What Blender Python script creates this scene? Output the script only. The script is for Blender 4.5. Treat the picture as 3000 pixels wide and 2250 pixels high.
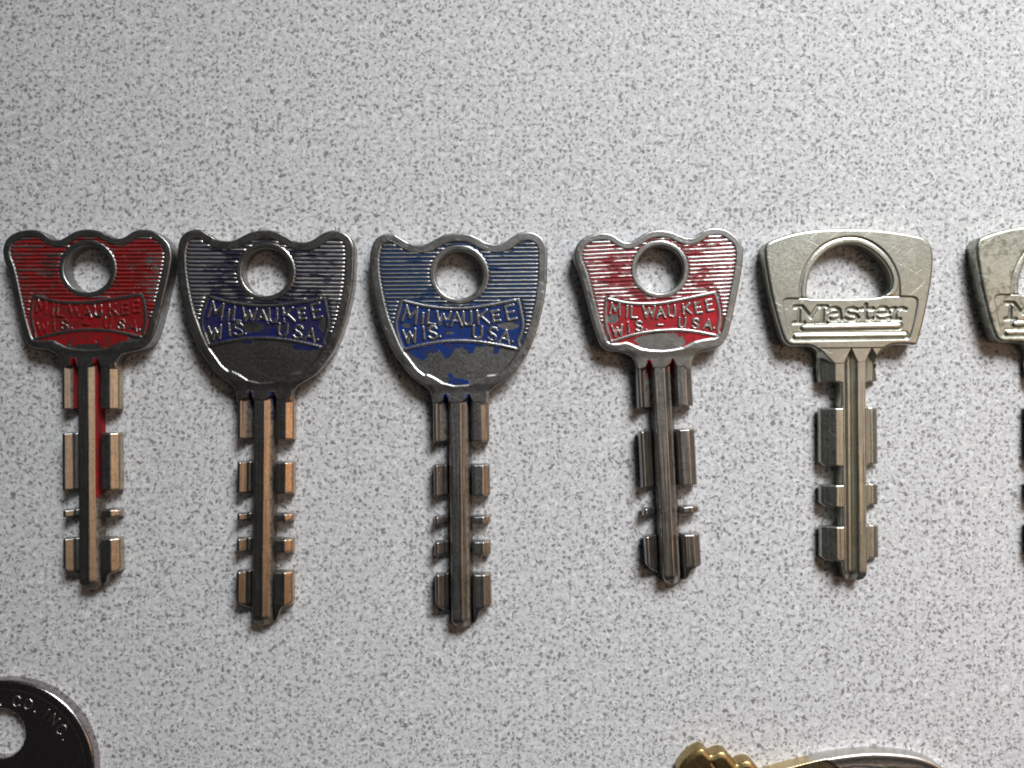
import bpy, math, random
import numpy as np

for o in list(bpy.data.objects):
    bpy.data.objects.remove(o, do_unlink=True)
sc = bpy.context.scene
COL = sc.collection
MM = 0.001
rad = math.radians

# ------------------------------------------------------------------ camera, world, lamps, exposure
cam_d = bpy.data.cameras.new("camera")
cam = bpy.data.objects.new("camera", cam_d)
COL.objects.link(cam)
cam.location = (0.0, 0.0, 0.100)
cam.rotation_euler = (0, 0, 0)
cam_d.sensor_fit = 'HORIZONTAL'
cam_d.sensor_width = 36.0
cam_d.lens = 27.0
cam_d.clip_start = 0.002
cam_d.clip_end = 20.0
cam_d.dof.use_dof = True
cam_d.dof.focus_distance = 0.0985
cam_d.dof.aperture_fstop = 20.0
sc.camera = cam

world = bpy.data.worlds.new("World")
sc.world = world
world.use_nodes = True
bg = world.node_tree.nodes["Background"]
bg.inputs[0].default_value = (1.0, 0.93, 0.92, 1)
bg.inputs[1].default_value = 0.019


def area(name, loc, target, sx, sy, power, col):
    d = bpy.data.lights.new(name, 'AREA')
    d.shape = 'RECTANGLE'
    d.size, d.size_y = sx, sy
    d.energy = power
    d.color = col
    o = bpy.data.objects.new(name, d)
    COL.objects.link(o)
    o.location = loc
    from mathutils import Vector
    v = Vector(target) - Vector(loc)
    o.rotation_euler = v.to_track_quat('-Z', 'Y').to_euler()
    return o


# daylight from a window up and to the right of the table
win = area("window_light", (0.255, 0.435, 0.364), (0.100, 0.010, 0), 0.30, 0.23, 0.74, (0.96, 0.985, 1.0))
win.data.spread = rad(50)
# pale ceiling overhead to the right
area("ceiling_light", (0.30, 0.12, 0.42), (0.03, 0.0, 0), 0.36, 0.50, 0.145, (0.94, 1.0, 0.93))
# warm room lamp low on the right
area("room_lamp", (0.195, -0.03, 0.19), (-0.03, 0, 0), 0.085, 0.15, 0.072, (1.0, 0.58, 0.30))

sc.view_settings.view_transform = 'Standard'
sc.view_settings.look = 'None'
sc.view_settings.exposure = 0.0
sc.view_settings.gamma = 1.0
sc.view_settings.use_curve_mapping = False
sc.render.engine = 'CYCLES'
sc.cycles.use_denoising = True
sc.cycles.max_bounces = 6
sc.cycles.filter_width = 1.9

# ------------------------------------------------------------------ numeric helpers


def fbm(x, y, seed=0, octaves=3):
    """smooth value noise, about 0..1"""
    tot = np.zeros_like(x, dtype=float)
    amp, norm = 1.0, 0.0
    for k in range(octaves):
        xi, yi = np.floor(x), np.floor(y)
        fx, fy = x - xi, y - yi
        fx, fy = fx * fx * (3 - 2 * fx), fy * fy * (3 - 2 * fy)

        def h(a, b):
            v = np.sin(a * 127.1 + b * 311.7 + (seed + k * 17) * 74.7) * 43758.5453
            return v - np.floor(v)
        n = (h(xi, yi) * (1 - fx) + h(xi + 1, yi) * fx) * (1 - fy) + \
            (h(xi, yi + 1) * (1 - fx) + h(xi + 1, yi + 1) * fx) * fy
        tot += n * amp
        norm += amp
        amp *= 0.5
        x, y = x * 2.03 + 5.2, y * 2.03 + 1.3
    return tot / norm


def smooth(a, b, v):
    t = np.clip((v - a) / (b - a), 0, 1)
    return t * t * (3 - 2 * t)


def seg_dist(X, Y, segs):
    """distance to a set of segments and the nearest point"""
    best = np.full(X.shape, 1e9)
    qx = np.zeros(X.shape)
    qy = np.zeros(X.shape)
    for (ax, ay, bx, by) in segs:
        dx, dy = bx - ax, by - ay
        L = dx * dx + dy * dy
        t = np.clip(((X - ax) * dx + (Y - ay) * dy) / L, 0, 1) if L > 1e-12 else 0.0
        px, py = ax + t * dx, ay + t * dy
        d = (X - px) ** 2 + (Y - py) ** 2
        m = d < best
        best = np.where(m, d, best)
        qx = np.where(m, px, qx)
        qy = np.where(m, py, qy)
    return np.sqrt(best), qx, qy


def loop_segs(loops):
    s = []
    for lp in loops:
        for i in range(len(lp)):
            a, b = lp[i], lp[(i + 1) % len(lp)]
            s.append((a[0], a[1], b[0], b[1]))
    return s


def inside(X, Y, loops):
    ins = np.zeros(X.shape, bool)
    for (ax, ay, bx, by) in loop_segs(loops):
        if ay == by:
            continue
        c = ((ay > Y) != (by > Y)) & (X < (bx - ax) * (Y - ay) / (by - ay) + ax)
        ins ^= c
    return ins


def poly_sd(X, Y, loops):
    """signed distance (negative inside) and the nearest boundary point"""
    d, qx, qy = seg_dist(X, Y, loop_segs(loops))
    return np.where(inside(X, Y, loops), -d, d), qx, qy


def line_segs(lines):
    s = []
    for ln in lines:
        if len(ln) == 1:
            s.append((ln[0][0], ln[0][1], ln[0][0], ln[0][1]))
        for a, b in zip(ln[:-1], ln[1:]):
            s.append((a[0], a[1], b[0], b[1]))
    return s


def smooth_loop(pts, n=4, closed=True):
    """Catmull-Rom through the points"""
    out = []
    N = len(pts)
    rng = range(N) if closed else range(N - 1)
    for i in rng:
        if closed:
            p = [pts[(i + k) % N] for k in (-1, 0, 1, 2)]
        else:
            p = [pts[max(0, min(N - 1, i + k))] for k in (-1, 0, 1, 2)]
        for j in range(n):
            t = j / n
            out.append(tuple(0.5 * (2 * p[1][c] + (p[2][c] - p[0][c]) * t +
                                    (2 * p[0][c] - 5 * p[1][c] + 4 * p[2][c] - p[3][c]) * t * t +
                                    (3 * p[1][c] - p[0][c] - 3 * p[2][c] + p[3][c]) * t ** 3) for c in (0, 1)))
    if not closed:
        out.append(tuple(pts[-1]))
    return out


def round_edge(d, b):
    """drop below the top at inside distance d for a rounded edge of radius b"""
    t = np.clip(1 - d / b, 0, 1)
    return b * (1 - np.sqrt(np.maximum(0, 1 - t * t)))


# ------------------------------------------------------------------ object helpers
def tag(o, label=None, cat=None, group=None, kind=None):
    for k, v in (('label', label), ('category', cat), ('group', group), ('kind', kind)):
        if v:
            o[k] = v
    return o


def empty(name, loc, rz=0.0):
    o = bpy.data.objects.new(name, None)
    COL.objects.link(o)
    o.empty_display_size = 0.005
    o.location = (loc[0] * MM, loc[1] * MM, loc[2] * MM)
    o.rotation_euler = (0, 0, rz)
    return o


def link_mesh(name, verts, faces, mat, parent=None, attrs=None, flat=False):
    me = bpy.data.meshes.new(name)
    v = np.asarray(verts, dtype=np.float32) * MM
    if isinstance(faces, np.ndarray) and faces.ndim == 2:
        n = faces.shape[1]
        me.vertices.add(len(v))
        me.vertices.foreach_set('co', v.ravel())
        me.loops.add(faces.size)
        me.loops.foreach_set('vertex_index', faces.ravel().astype(np.int32))
        me.polygons.add(len(faces))
        me.polygons.foreach_set('loop_start', (np.arange(len(faces)) * n).astype(np.int32))
        me.update(calc_edges=True)
        me.validate()
    else:
        me.from_pydata([tuple(p) for p in v], [], [tuple(f) for f in faces])
        me.update()
    if not flat:
        me.polygons.foreach_set('use_smooth', np.ones(len(me.polygons), bool))
    if attrs:
        for k, a in attrs.items():
            if len(a) == len(me.vertices):
                at = me.attributes.new(k, 'FLOAT', 'POINT')
                at.data.foreach_set('value', np.asarray(a, np.float32))
    if mat:
        me.materials.append(mat)
    o = bpy.data.objects.new(name, me)
    COL.objects.link(o)
    if parent:
        o.parent = parent
    return o


def relief(name, sdf, box, res, zfun, zbot, mat, parent):
    """A solid piece: plan outline given by sdf(X,Y)->(sd, qx, qy), top surface by zfun(X,Y,d)->(z, attrs),
    side walls down to zbot."""
    x0, y0, x1, y1 = box
    nx, ny = int((x1 - x0) / res) + 3, int((y1 - y0) / res) + 3
    gx = x0 - res + np.arange(nx) * res
    gy = y0 - res + np.arange(ny) * res
    X, Y = np.meshgrid(gx, gy)
    sd, qx, qy = sdf(X, Y)
    ins = sd < 0
    q = ins[:-1, :-1] | ins[1:, :-1] | ins[:-1, 1:] | ins[1:, 1:]
    use = np.zeros(X.shape, bool)
    use[:-1, :-1] |= q
    use[1:, :-1] |= q
    use[:-1, 1:] |= q
    use[1:, 1:] |= q
    X = np.where(ins, X, qx)
    Y = np.where(ins, Y, qy)
    idx = -np.ones(X.shape, int)
    idx[use] = np.arange(use.sum())
    xs, ys = X[use], Y[use]
    d = np.where(ins, -sd, 0.0)[use]
    z, attrs = zfun(xs, ys, d)
    jj, ii = np.nonzero(q)
    f = np.stack([idx[jj, ii], idx[jj, ii + 1], idx[jj + 1, ii + 1], idx[jj + 1, ii]], 1)
    # boundary edges -> walls
    e = np.concatenate([f[:, [0, 1]], f[:, [1, 2]], f[:, [2, 3]], f[:, [3, 0]]])
    key = np.minimum(e[:, 0], e[:, 1]) * (len(xs) + 1) + np.maximum(e[:, 0], e[:, 1])
    _, inv, cnt = np.unique(key, return_inverse=True, return_counts=True)
    be = e[cnt[inv] == 1]
    bv = np.unique(be)
    rem = -np.ones(len(xs), int)
    nb = len(bv)
    n0 = len(xs)
    rem[bv] = n0 + np.arange(nb)
    V = np.stack([xs, ys, z], 1)
    low = np.stack([xs[bv], ys[bv], np.full(nb, zbot)], 1)
    V = np.concatenate([V, V[bv], low])
    w = np.stack([rem[be[:, 1]], rem[be[:, 0]], rem[be[:, 0]] + nb, rem[be[:, 1]] + nb], 1)
    F = np.concatenate([f, w])
    A = {k: np.concatenate([a, a[bv], a[bv]]) for k, a in attrs.items()}
    return link_mesh(name, V, F, mat, parent, A)


def bbox(loop, pad=0.0):
    xs = [p[0] for p in loop]
    ys = [p[1] for p in loop]
    return (min(xs) - pad, min(ys) - pad, max(xs) + pad, max(ys) + pad)


# ------------------------------------------------------------------ materials
def nodes_of(m):
    m.use_nodes = True
    nt = m.node_tree
    return nt, nt.nodes, nt.links, nt.nodes["Principled BSDF"]


def tex_mm(nt, scale=(1, 1, 1), rot=0.0):
    """object coordinates in millimetres"""
    tc = nt.nodes.new('ShaderNodeTexCoord')
    mp = nt.nodes.new('ShaderNodeMapping')
    mp.inputs['Scale'].default_value = tuple(1000.0 * s for s in scale)
    mp.inputs['Rotation'].default_value = (0, 0, rot)
    nt.links.new(tc.outputs['Object'], mp.inputs['Vector'])
    return mp.outputs['Vector']


def noise(nt, vec, scale, detail=2.0, rough=0.5, dist=0.0):
    n = nt.nodes.new('ShaderNodeTexNoise')
    n.inputs['Scale'].default_value = scale
    n.inputs['Detail'].default_value = detail
    n.inputs['Roughness'].default_value = rough
    n.inputs['Distortion'].default_value = dist
    nt.links.new(vec, n.inputs['Vector'])
    return n.outputs['Fac']


def ramp(nt, fac, stops):
    r = nt.nodes.new('ShaderNodeValToRGB')
    e = r.color_ramp.elements
    while len(e) < len(stops):
        e.new(0.5)
    for k, (p, c) in enumerate(stops):
        e[k].position = p
        e[k].color = (c, c, c, 1) if isinstance(c, (int, float)) else (*c, 1)
    nt.links.new(fac, r.inputs['Fac'])
    return r.outputs['Color']


def mixc(nt, fac, a, b, mode='MIX'):
    m = nt.nodes.new('ShaderNodeMix')
    m.data_type = 'RGBA'
    m.blend_type = mode
    for sock, v in ((m.inputs[0], fac), (m.inputs[6], a), (m.inputs[7], b)):
        if isinstance(v, bpy.types.NodeSocket):
            nt.links.new(v, sock)
        elif isinstance(v, (int, float)):
            sock.default_value = v
        else:
            sock.default_value = (*v, 1)
    return m.outputs[2]


def math_n(nt, op, a, b=0.0):
    m = nt.nodes.new('ShaderNodeMath')
    m.operation = op
    for s, v in ((m.inputs[0], a), (m.inputs[1], b)):
        if isinstance(v, bpy.types.NodeSocket):
            nt.links.new(v, s)
        else:
            s.default_value = v
    return m.outputs[0]


def metal(name, col, dark, rough=0.28, tarnish=0.5, paint=None, paint_rough=0.5, rib_bare=None, wear_reflect=None,
          seed=0.0, speck=0.0, bump=0.25, grime_shade=False, edge_wear=0.045, dull=None):
    """plated metal with dull and bright patches, fine scratches; enamel where the mesh attribute 'paint' says so"""
    m = bpy.data.materials.new(name)
    nt, N, L, bs = nodes_of(m)
    v0 = v = tex_mm(nt)
    off = N.new('ShaderNodeVectorMath')
    off.operation = 'ADD'
    off.inputs[1].default_value = (seed * 7.3, seed * 3.1, seed)
    L.new(v, off.inputs[0])
    v = off.outputs[0]
    n1 = noise(nt, v, 0.45, 4, 0.6, 0.4)
    n2 = noise(nt, v, 3.2, 3, 0.65)
    big = ramp(nt, n1, [(0.35, 0.0), (0.68, 1.0)])
    fine = ramp(nt, n2, [(0.35, 0.0), (0.70, 1.0)])
    t = math_n(nt, 'MULTIPLY', mixc(nt, 0.45, big, fine), tarnish)
    colr = mixc(nt, t, col, dark)
    if speck > 0:
        ns = noise(nt, v, 1.1, 5, 0.7, 0.2)
        sp = ramp(nt, ns, [(0.50, 0.0), (0.58, 1.0)])
        colr = mixc(nt, math_n(nt, 'MULTIPLY', sp, speck), colr, dark)
    rgh = math_n(nt, 'ADD', math_n(nt, 'MULTIPLY', fine, 0.14), rough)
    if wear_reflect is not None:
        at = N.new('ShaderNodeAttribute')
        at.attribute_name = 'wear_reflect'
        wn = ramp(nt, noise(nt, v, 2.6, 4, 0.7), [(0.30, 0.15), (0.62, 1.0)])
        wf = math_n(nt, 'MULTIPLY', at.outputs['Fac'], wn)
        colr = mixc(nt, wf, colr, wear_reflect)  # warm reflection and worn brass mixed into the metal colour
    if grime_shade:
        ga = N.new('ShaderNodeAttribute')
        ga.attribute_name = 'grime_shade'
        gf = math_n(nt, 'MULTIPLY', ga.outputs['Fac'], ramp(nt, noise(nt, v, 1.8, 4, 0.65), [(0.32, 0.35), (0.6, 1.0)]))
        colr = mixc(nt, gf, colr, (0.06, 0.042, 0.028))  # brown dirt colour, doubles as painted shade in the blade grooves
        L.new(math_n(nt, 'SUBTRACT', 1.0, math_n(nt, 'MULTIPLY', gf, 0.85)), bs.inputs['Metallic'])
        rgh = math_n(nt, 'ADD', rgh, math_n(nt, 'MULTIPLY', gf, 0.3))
    else:
        bs.inputs['Metallic'].default_value = 1.0
    L.new(colr, bs.inputs['Base Color'])
    L.new(rgh, bs.inputs['Roughness'])
    # relief: casting grain and scratches
    st = N.new('ShaderNodeMapping')
    st.inputs['Scale'].default_value = (0.5, 6.0, 1)
    st.inputs['Rotation'].default_value = (0, 0, 1.1)
    L.new(v, st.inputs['Vector'])
    scr = noise(nt, st.outputs['Vector'], 1.6, 3, 0.7)
    h = math_n(nt, 'ADD', math_n(nt, 'MULTIPLY', n2, 0.5), math_n(nt, 'MULTIPLY', scr, 0.5))
    for (ra, sd) in ((0.5, 3.0), (-0.7, 8.0), (1.9, 15.0)):
        rm = N.new('ShaderNodeMapping')
        rm.inputs['Rotation'].default_value = (0, 0, ra)
        L.new(v, rm.inputs['Vector'])
        sm = N.new('ShaderNodeMapping')
        sm.inputs['Location'].default_value = (sd, -sd, 0)
        sm.inputs['Scale'].default_value = (0.16, 5.5, 1)
        L.new(rm.outputs['Vector'], sm.inputs['Vector'])
        ln = ramp(nt, noise(nt, sm.outputs['Vector'], 1.0, 1.0, 0.4, 0.15), [(0.70, 0.0), (0.76, 1.0)])
        h = math_n(nt, 'SUBTRACT', h, math_n(nt, 'MULTIPLY', ln, 0.5))
    bp = N.new('ShaderNodeBump')
    bp.inputs['Strength'].default_value = bump
    bp.inputs['Distance'].default_value = 0.00006
    L.new(h, bp.inputs['Height'])
    L.new(bp.outputs['Normal'], bs.inputs['Normal'])
    if paint is not None:
        pb = N.new('ShaderNodeBsdfPrincipled')
        pn = noise(nt, v, 1.4, 4, 0.6)
        pc = mixc(nt, ramp(nt, pn, [(0.35, 0.0), (0.7, 1.0)]), paint, tuple(c * 0.55 + 0.004 for c in paint))
        if dull is not None:
            da = N.new('ShaderNodeAttribute')
            da.attribute_name = 'dull'
            pc = mixc(nt, da.outputs['Fac'], pc, dull)
        dirt = ramp(nt, noise(nt, v, 0.8, 5, 0.7), [(0.42, 0.0), (0.72, 0.75)])
        pc = mixc(nt, dirt, pc, (0.03, 0.024, 0.02))
        L.new(pc, pb.inputs['Base Color'])
        pb.inputs['Roughness'].default_value = paint_rough
        pb.inputs['Specular IOR Level'].default_value = 0.22
        L.new(bp.outputs['Normal'], pb.inputs['Normal'])
        if rib_bare is None:
            at = N.new('ShaderNodeAttribute')
            at.attribute_name = 'paint'
            e = noise(nt, v, 4.5, 4, 0.7)
            s = math_n(nt, 'ADD', at.outputs['Fac'], math_n(nt, 'MULTIPLY', math_n(nt, 'SUBTRACT', e, 0.5), 0.7))
            fac = ramp(nt, s, [(0.46, 0.0), (0.54, 1.0)])
        else:
            mp = N.new('ShaderNodeMapping')
            mp.inputs['Scale'].default_value = (0.22, 1.15, 1)
            L.new(v, mp.inputs['Vector'])
            e = noise(nt, mp.outputs['Vector'], 1.25, 4, 0.62)
            sx = N.new('ShaderNodeSeparateXYZ')
            L.new(v0, sx.inputs[0])
            ed = math_n(nt, 'SUBTRACT', math_n(nt, 'ABSOLUTE', sx.outputs['X']), 5.6)
            ed = math_n(nt, 'MULTIPLY', math_n(nt, 'MAXIMUM', ed, 0.0), edge_wear)
            e = math_n(nt, 'SUBTRACT', e, ed)
            c = 0.36 + rib_bare * 0.28
            fac = ramp(nt, e, [(c - 0.035, 0.0), (c + 0.035, 1.0)])
        pbump = N.new('ShaderNodeBump')
        pbump.inputs['Strength'].default_value = 0.8
        pbump.inputs['Distance'].default_value = 0.00003
        L.new(fac, pbump.inputs['Height'])
        L.new(bp.outputs['Normal'], pbump.inputs['Normal'])
        L.new(pbump.outputs['Normal'], pb.inputs['Normal'])
        L.new(pbump.outputs['Normal'], bs.inputs['Normal'])
        mx = N.new('ShaderNodeMixShader')
        L.new(fac, mx.inputs[0])
        L.new(bs.outputs[0], mx.inputs[1])
        L.new(pb.outputs[0], mx.inputs[2])
        L.new(mx.outputs[0], N["Material Output"].inputs['Surface'])
    return m


def laminate():
    m = bpy.data.materials.new("speckled_laminate")
    nt, N, L, bs = nodes_of(m)
    v = tex_mm(nt, (1.0, 1.0, 1.0))
    base = mixc(nt, ramp(nt, noise(nt, v, 1.7, 3, 0.65, 0.3), [(0.33, 0.0), (0.68, 1.0)]),
                (0.445, 0.443, 0.448), (0.65, 0.65, 0.652))
    # soft warm and cool drifts of the print
    dr = noise(nt, v, 0.13, 2, 0.5)
    base = mixc(nt, ramp(nt, dr, [(0.40, 0.0), (0.62, 0.16)]), base, (0.53, 0.505, 0.535))
    # small pale blotches
    w = ramp(nt, noise(nt, v, 1.15, 2.5, 0.5, 0.4), [(0.56, 0.0), (0.69, 1.0)])
    base = mixc(nt, math_n(nt, 'MULTIPLY', w, 0.45), base, (0.82, 0.82, 0.83))
    # mid grey flecks
    off = N.new('ShaderNodeVectorMath')
    off.operation = 'ADD'
    off.inputs[1].default_value = (31.7, 12.4, 3.0)
    L.new(v, off.inputs[0])
    g = ramp(nt, noise(nt, off.outputs[0], 2.0, 2, 0.55, 0.3), [(0.56, 0.0), (0.63, 1.0)])
    base = mixc(nt, math_n(nt, 'MULTIPLY', g, 0.70), base, (0.26, 0.252, 0.258))
    # dark flecks: two layers, one of short strokes
    off2 = N.new('ShaderNodeVectorMath')
    off2.operation = 'ADD'
    off2.inputs[1].default_value = (-51.0, 77.0, 9.0)
    L.new(v, off2.inputs[0])
    d1 = ramp(nt, noise(nt, off2.outputs[0], 1.55, 1.6, 0.5, 0.5), [(0.615, 0.0), (0.68, 1.0)])
    base = mixc(nt, math_n(nt, 'MULTIPLY', d1, 0.80), base, (0.125, 0.115, 0.12))
    # round specks from cells, only in some cells
    wr = N.new('ShaderNodeTexNoise')
    wr.inputs['Scale'].default_value = 1.4
    L.new(v, wr.inputs['Vector'])
    ws = N.new('ShaderNodeVectorMath')
    ws.operation = 'MULTIPLY_ADD'
    ws.inputs[1].default_value = (0.9, 0.9, 0.9)
    L.new(wr.outputs['Color'], ws.inputs[0])
    L.new(v, ws.inputs[2])
    vo = N.new('ShaderNodeTexVoronoi')
    vo.voronoi_dimensions = '2D'
    vo.inputs['Scale'].default_value = 1.35
    L.new(ws.outputs[0], vo.inputs['Vector'])
    sep = N.new('ShaderNodeSeparateColor')
    L.new(vo.outputs['Color'], sep.inputs[0])
    rr = math_n(nt, 'MULTIPLY', sep.outputs[0], 0.32)
    dd = math_n(nt, 'SUBTRACT', rr, vo.outputs['Distance'])
    sp = ramp(nt, math_n(nt, 'ADD', dd, 0.5), [(0.45, 0.0), (0.56, 1.0)])
    tone = mixc(nt, sep.outputs[1], (0.14, 0.125, 0.135), (0.29, 0.28, 0.285))
    base = mixc(nt, math_n(nt, 'MULTIPLY', sp, 0.85), base, tone)
    L.new(base, bs.inputs['Base Color'])
    bs.inputs['Roughness'].default_value = 0.62
    bs.inputs['Specular IOR Level'].default_value = 0.28
    bp = N.new('ShaderNodeBump')
    bp.inputs['Strength'].default_value = 0.18
    bp.inputs['Distance'].default_value = 0.00008
    L.new(noise(nt, v, 1.6, 3, 0.6), bp.inputs['Height'])
    L.new(bp.outputs['Normal'], bs.inputs['Normal'])
    return m


NICKEL = (0.43, 0.425, 0.415)
NICKEL_D = (0.19, 0.178, 0.165)
WORN_BRASS_REFLECT = (0.78, 0.56, 0.36)

# ------------------------------------------------------------------ table
tv = [(-420, -330, 0), (420, -330, 0), (420, 330, 0), (-420, 330, 0),
      (-420, -330, -28), (420, -330, -28), (420, 330, -28), (-420, 330, -28)]
tf = [(0, 1, 2, 3), (7, 6, 5, 4), (0, 4, 5, 1), (1, 5, 6, 2), (2, 6, 7, 3), (3, 7, 4, 0)]
table = link_mesh('table_top', tv, tf, laminate(), flat=True)
tag(table, kind='structure')

# ------------------------------------------------------------------ drawings of the two crowned bows (mm, origin at the hole)


def unit(cx, cy, s, rot):
    c, sn = math.cos(rot), math.sin(rot)

    def f(pts):
        out = []
        for (a, b) in pts:
            x, y = (a - cx) * s, -(b - cy) * s
            out.append((x * c - y * sn, x * sn + y * c))
        return out
    return f


def symmetric(pts, n=6):
    """even out left and right halves of an outline given left-top .. right .. : mirror average by nearest point"""
    lp = smooth_loop(pts, n)
    P = np.array(lp)
    segs = loop_segs([[(-a, b) for a, b in lp]])
    _, qx, qy = seg_dist(P[:, 0], P[:, 1], segs)
    return [((a + x) / 2, (b + y) / 2) for (a, b), x, y in zip(lp, qx, qy)]


RED_T = unit(840, 455, 0.01415, rad(-3.1))
BLUE_T = unit(815, 470, 0.0152, rad(-0.66))

red_raw = [(65, 330), (85, 250), (130, 190), (200, 150), (280, 130), (350, 128), (420, 145), (480, 185), (530, 206),
           (580, 203), (640, 170), (710, 125), (790, 102), (870, 100), (950, 115), (1020, 145), (1080, 166),
           (1130, 163), (1180, 138), (1230, 100), (1300, 78), (1380, 78), (1450, 100), (1520, 150), (1570, 210),
           (1592, 290), (1590, 360), (1575, 480), (1550, 620), (1520, 780), (1490, 920), (1462, 1030), (1430, 1095),
           (1380, 1145), (1300, 1178), (1210, 1200), (1160, 1235), (1136, 1290)]
red_rest = [(632, 1316), (610, 1262), (560, 1222), (490, 1200), (400, 1192), (345, 1172), (305, 1125), (280, 1060),
            (250, 970), (210, 830), (165, 660), (120, 500), (80, 410)]
blue_raw = [(65, 330), (75, 260), (100, 190), (150, 145), (210, 125), (270, 130), (330, 165), (400, 203), (470, 216),
            (540, 210), (610, 175), (680, 140), (760, 122), (840, 120), (910, 132), (980, 165), (1050, 200),
            (1120, 212), (1190, 200), (1250, 160), (1310, 125), (1380, 110), (1450, 120), (1510, 160), (1545, 220),
            (1555, 290), (1554, 420), (1550, 520), (1535, 650), (1510, 780), (1480, 900), (1440, 1020), (1390, 1130),
            (1330, 1220), (1260, 1310), (1180, 1370), (1110, 1415), (1070, 1460), (1056, 1520)]
blue_rest = [(588, 1525), (575, 1465), (535, 1412), (470, 1370), (400, 1310), (340, 1230), (280, 1150), (230, 1050),
             (185, 940), (145, 830), (110, 690), (85, 560), (70, 450)]


def bow_outline(T, raw, rest, seam):
    """closed outline with a straight neck down to the seam, and the same carried further for edge rounding"""
    a = smooth_loop(T(raw), 4, closed=False)
    b = smooth_loop(T(rest), 4, closed=False)
    # join the two ends over the lobes smoothly
    j = smooth_loop([b[-2], b[-1], a[0], a[1]], 4, closed=False)[4:9]
    P = a + [(3.58, seam), (-3.58, seam)] + b + j
    Q = a + [(3.58, seam - 6), (-3.58, seam - 6)] + b + j
    return P, Q


# blade cross sections: height over x (mm)
BIT_X = [-3.66, -3.45, -3.12, -2.40, -2.28, -1.70, 1.14, 1.32, 1.55, 2.70, 2.76, 3.66]
BIT_Z = [1.35, 1.94, 2.00, 1.36, 1.10, 0.75, 0.55, 1.66, 2.06, 2.06, 2.03, 1.40]
SHAFT_X = [-2.70, -1.66, -1.52, -1.30, -0.08, 0.02, 0.82, 0.96, 1.48]
SHAFT_Z = [0.55, 0.55, 1.66, 2.08, 2.08, 2.04, 1.42, 0.55, 0.50]
FULL_X = [-3.66, -3.45, -3.12, -2.40, -2.28, -1.66, -1.52, -1.30, -0.08, 0.02, 0.82, 0.96, 1.16, 1.34, 1.55, 2.70, 2.76, 3.66]
FULL_Z = [1.35, 1.94, 2.00, 1.36, 1.10, 0.75, 1.66, 2.08, 2.08, 2.04, 1.42, 0.55, 0.55, 1.66, 2.06, 2.06, 2.03, 1.40]
# slopes tinted by a painted warm reflection, with some plating worn to yellow metal
WEAR_REFLECT_X = [-3.2, -3.1, -2.45, -2.35, -0.1, 0.05, 0.80, 0.9, 2.68, 2.80, 3.66]
WEAR_REFLECT_V = [0.0, 0.2, 0.2, 0.0, 0.0, 0.6, 0.6, 0.0, 0.0, 1.0, 1.0]


# how much later than the groove starts the cutter reaches each point across the blade
FULL_OFF = ([-3.66, -3.2, -2.45, -2.3, -1.95, -1.62, -1.5, -0.1, 0.0, 0.80, 1.08, 1.34, 1.5, 2.6, 2.7, 3.66],
            [1.2, 1.2, 1.0, 0.7, 0.0, 0.7, 1.1, 1.1, 1.2, 0.6, 0.0, 0.7, 1.1, 1.1, 1.4, 1.0])
LOCK_OFF = ([v + 0.38 for v in (-3.9, -2.3, -1.0, -0.1, 0.6, 0.9, 1.7, 2.5, 3.3, 3.9)], [0.2, 1.9, 1.9, 0.0, 1.6, 1.9, 1.7, 0.0, 1.3, 2.0])


def neck_z(x, y, ystart, prof_x, prof_z, top=2.08, slope=1.9):
    ox, ov = LOCK_OFF if len(prof_x) == 15 else FULL_OFF
    run = top - slope * np.maximum(0, ystart - np.interp(x, ox, ov) - y)
    return np.where(y < ystart, np.maximum(np.interp(x, prof_x, prof_z), run), top + 0.2)


# ------------------------------------------------------------------ stroke letters
G = {
    'M': [[(-.5, -.5), (-.40, .5), (0, -.22), (.40, .5), (.5, -.5)]],
    'I': [[(0, -.5), (0, .5)]],
    'i': [[(0, -.5), (0, .22)], [(0, .47)]],
    'L': [[(-.4, .5), (-.4, -.5), (.5, -.5)]],
    'W': [[(-.5, .5), (-.27, -.5), (0, .30), (.27, -.5), (.5, .5)]],
    'A': [[(-.5, -.5), (0, .5), (.5, -.5)], [(-.28, -.14), (.28, -.14)]],
    'U': [[(-.42, .5), (-.42, -.18), (-.28, -.44), (0, -.5), (.28, -.44), (.42, -.18), (.42, .5)]],
    'K': [[(-.45, .5), (-.45, -.5)], [(.42, .5), (-.45, -.05)], [(-.18, .12), (.5, -.5)]],
    'E': [[(.45, .5), (-.42, .5), (-.42, -.5), (.45, -.5)], [(-.42, .02), (.32, .02)]],
    'S': [[(.42, .32), (.25, .47), (-.1, .5), (-.36, .38), (-.38, .16), (-.15, .04), (.18, -.06), (.40, -.2),
           (.38, -.38), (.12, -.5), (-.2, -.48), (-.44, -.34)]],
    'C': [[(.42, .32), (.2, .48), (-.1, .5), (-.38, .3), (-.45, 0), (-.38, -.3), (-.1, -.5), (.2, -.48), (.42, -.32)]],
    'O': [[(0, .5), (-.34, .36), (-.46, 0), (-.34, -.36), (0, -.5), (.34, -.36), (.46, 0), (.34, .36), (0, .5)]],
    'N': [[(-.45, -.5), (-.45, .5), (.45, -.5), (.45, .5)]],
    '.': [[(0, -.45)]],
    '-': [[(-.4, 0), (.4, 0)]],
}


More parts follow.
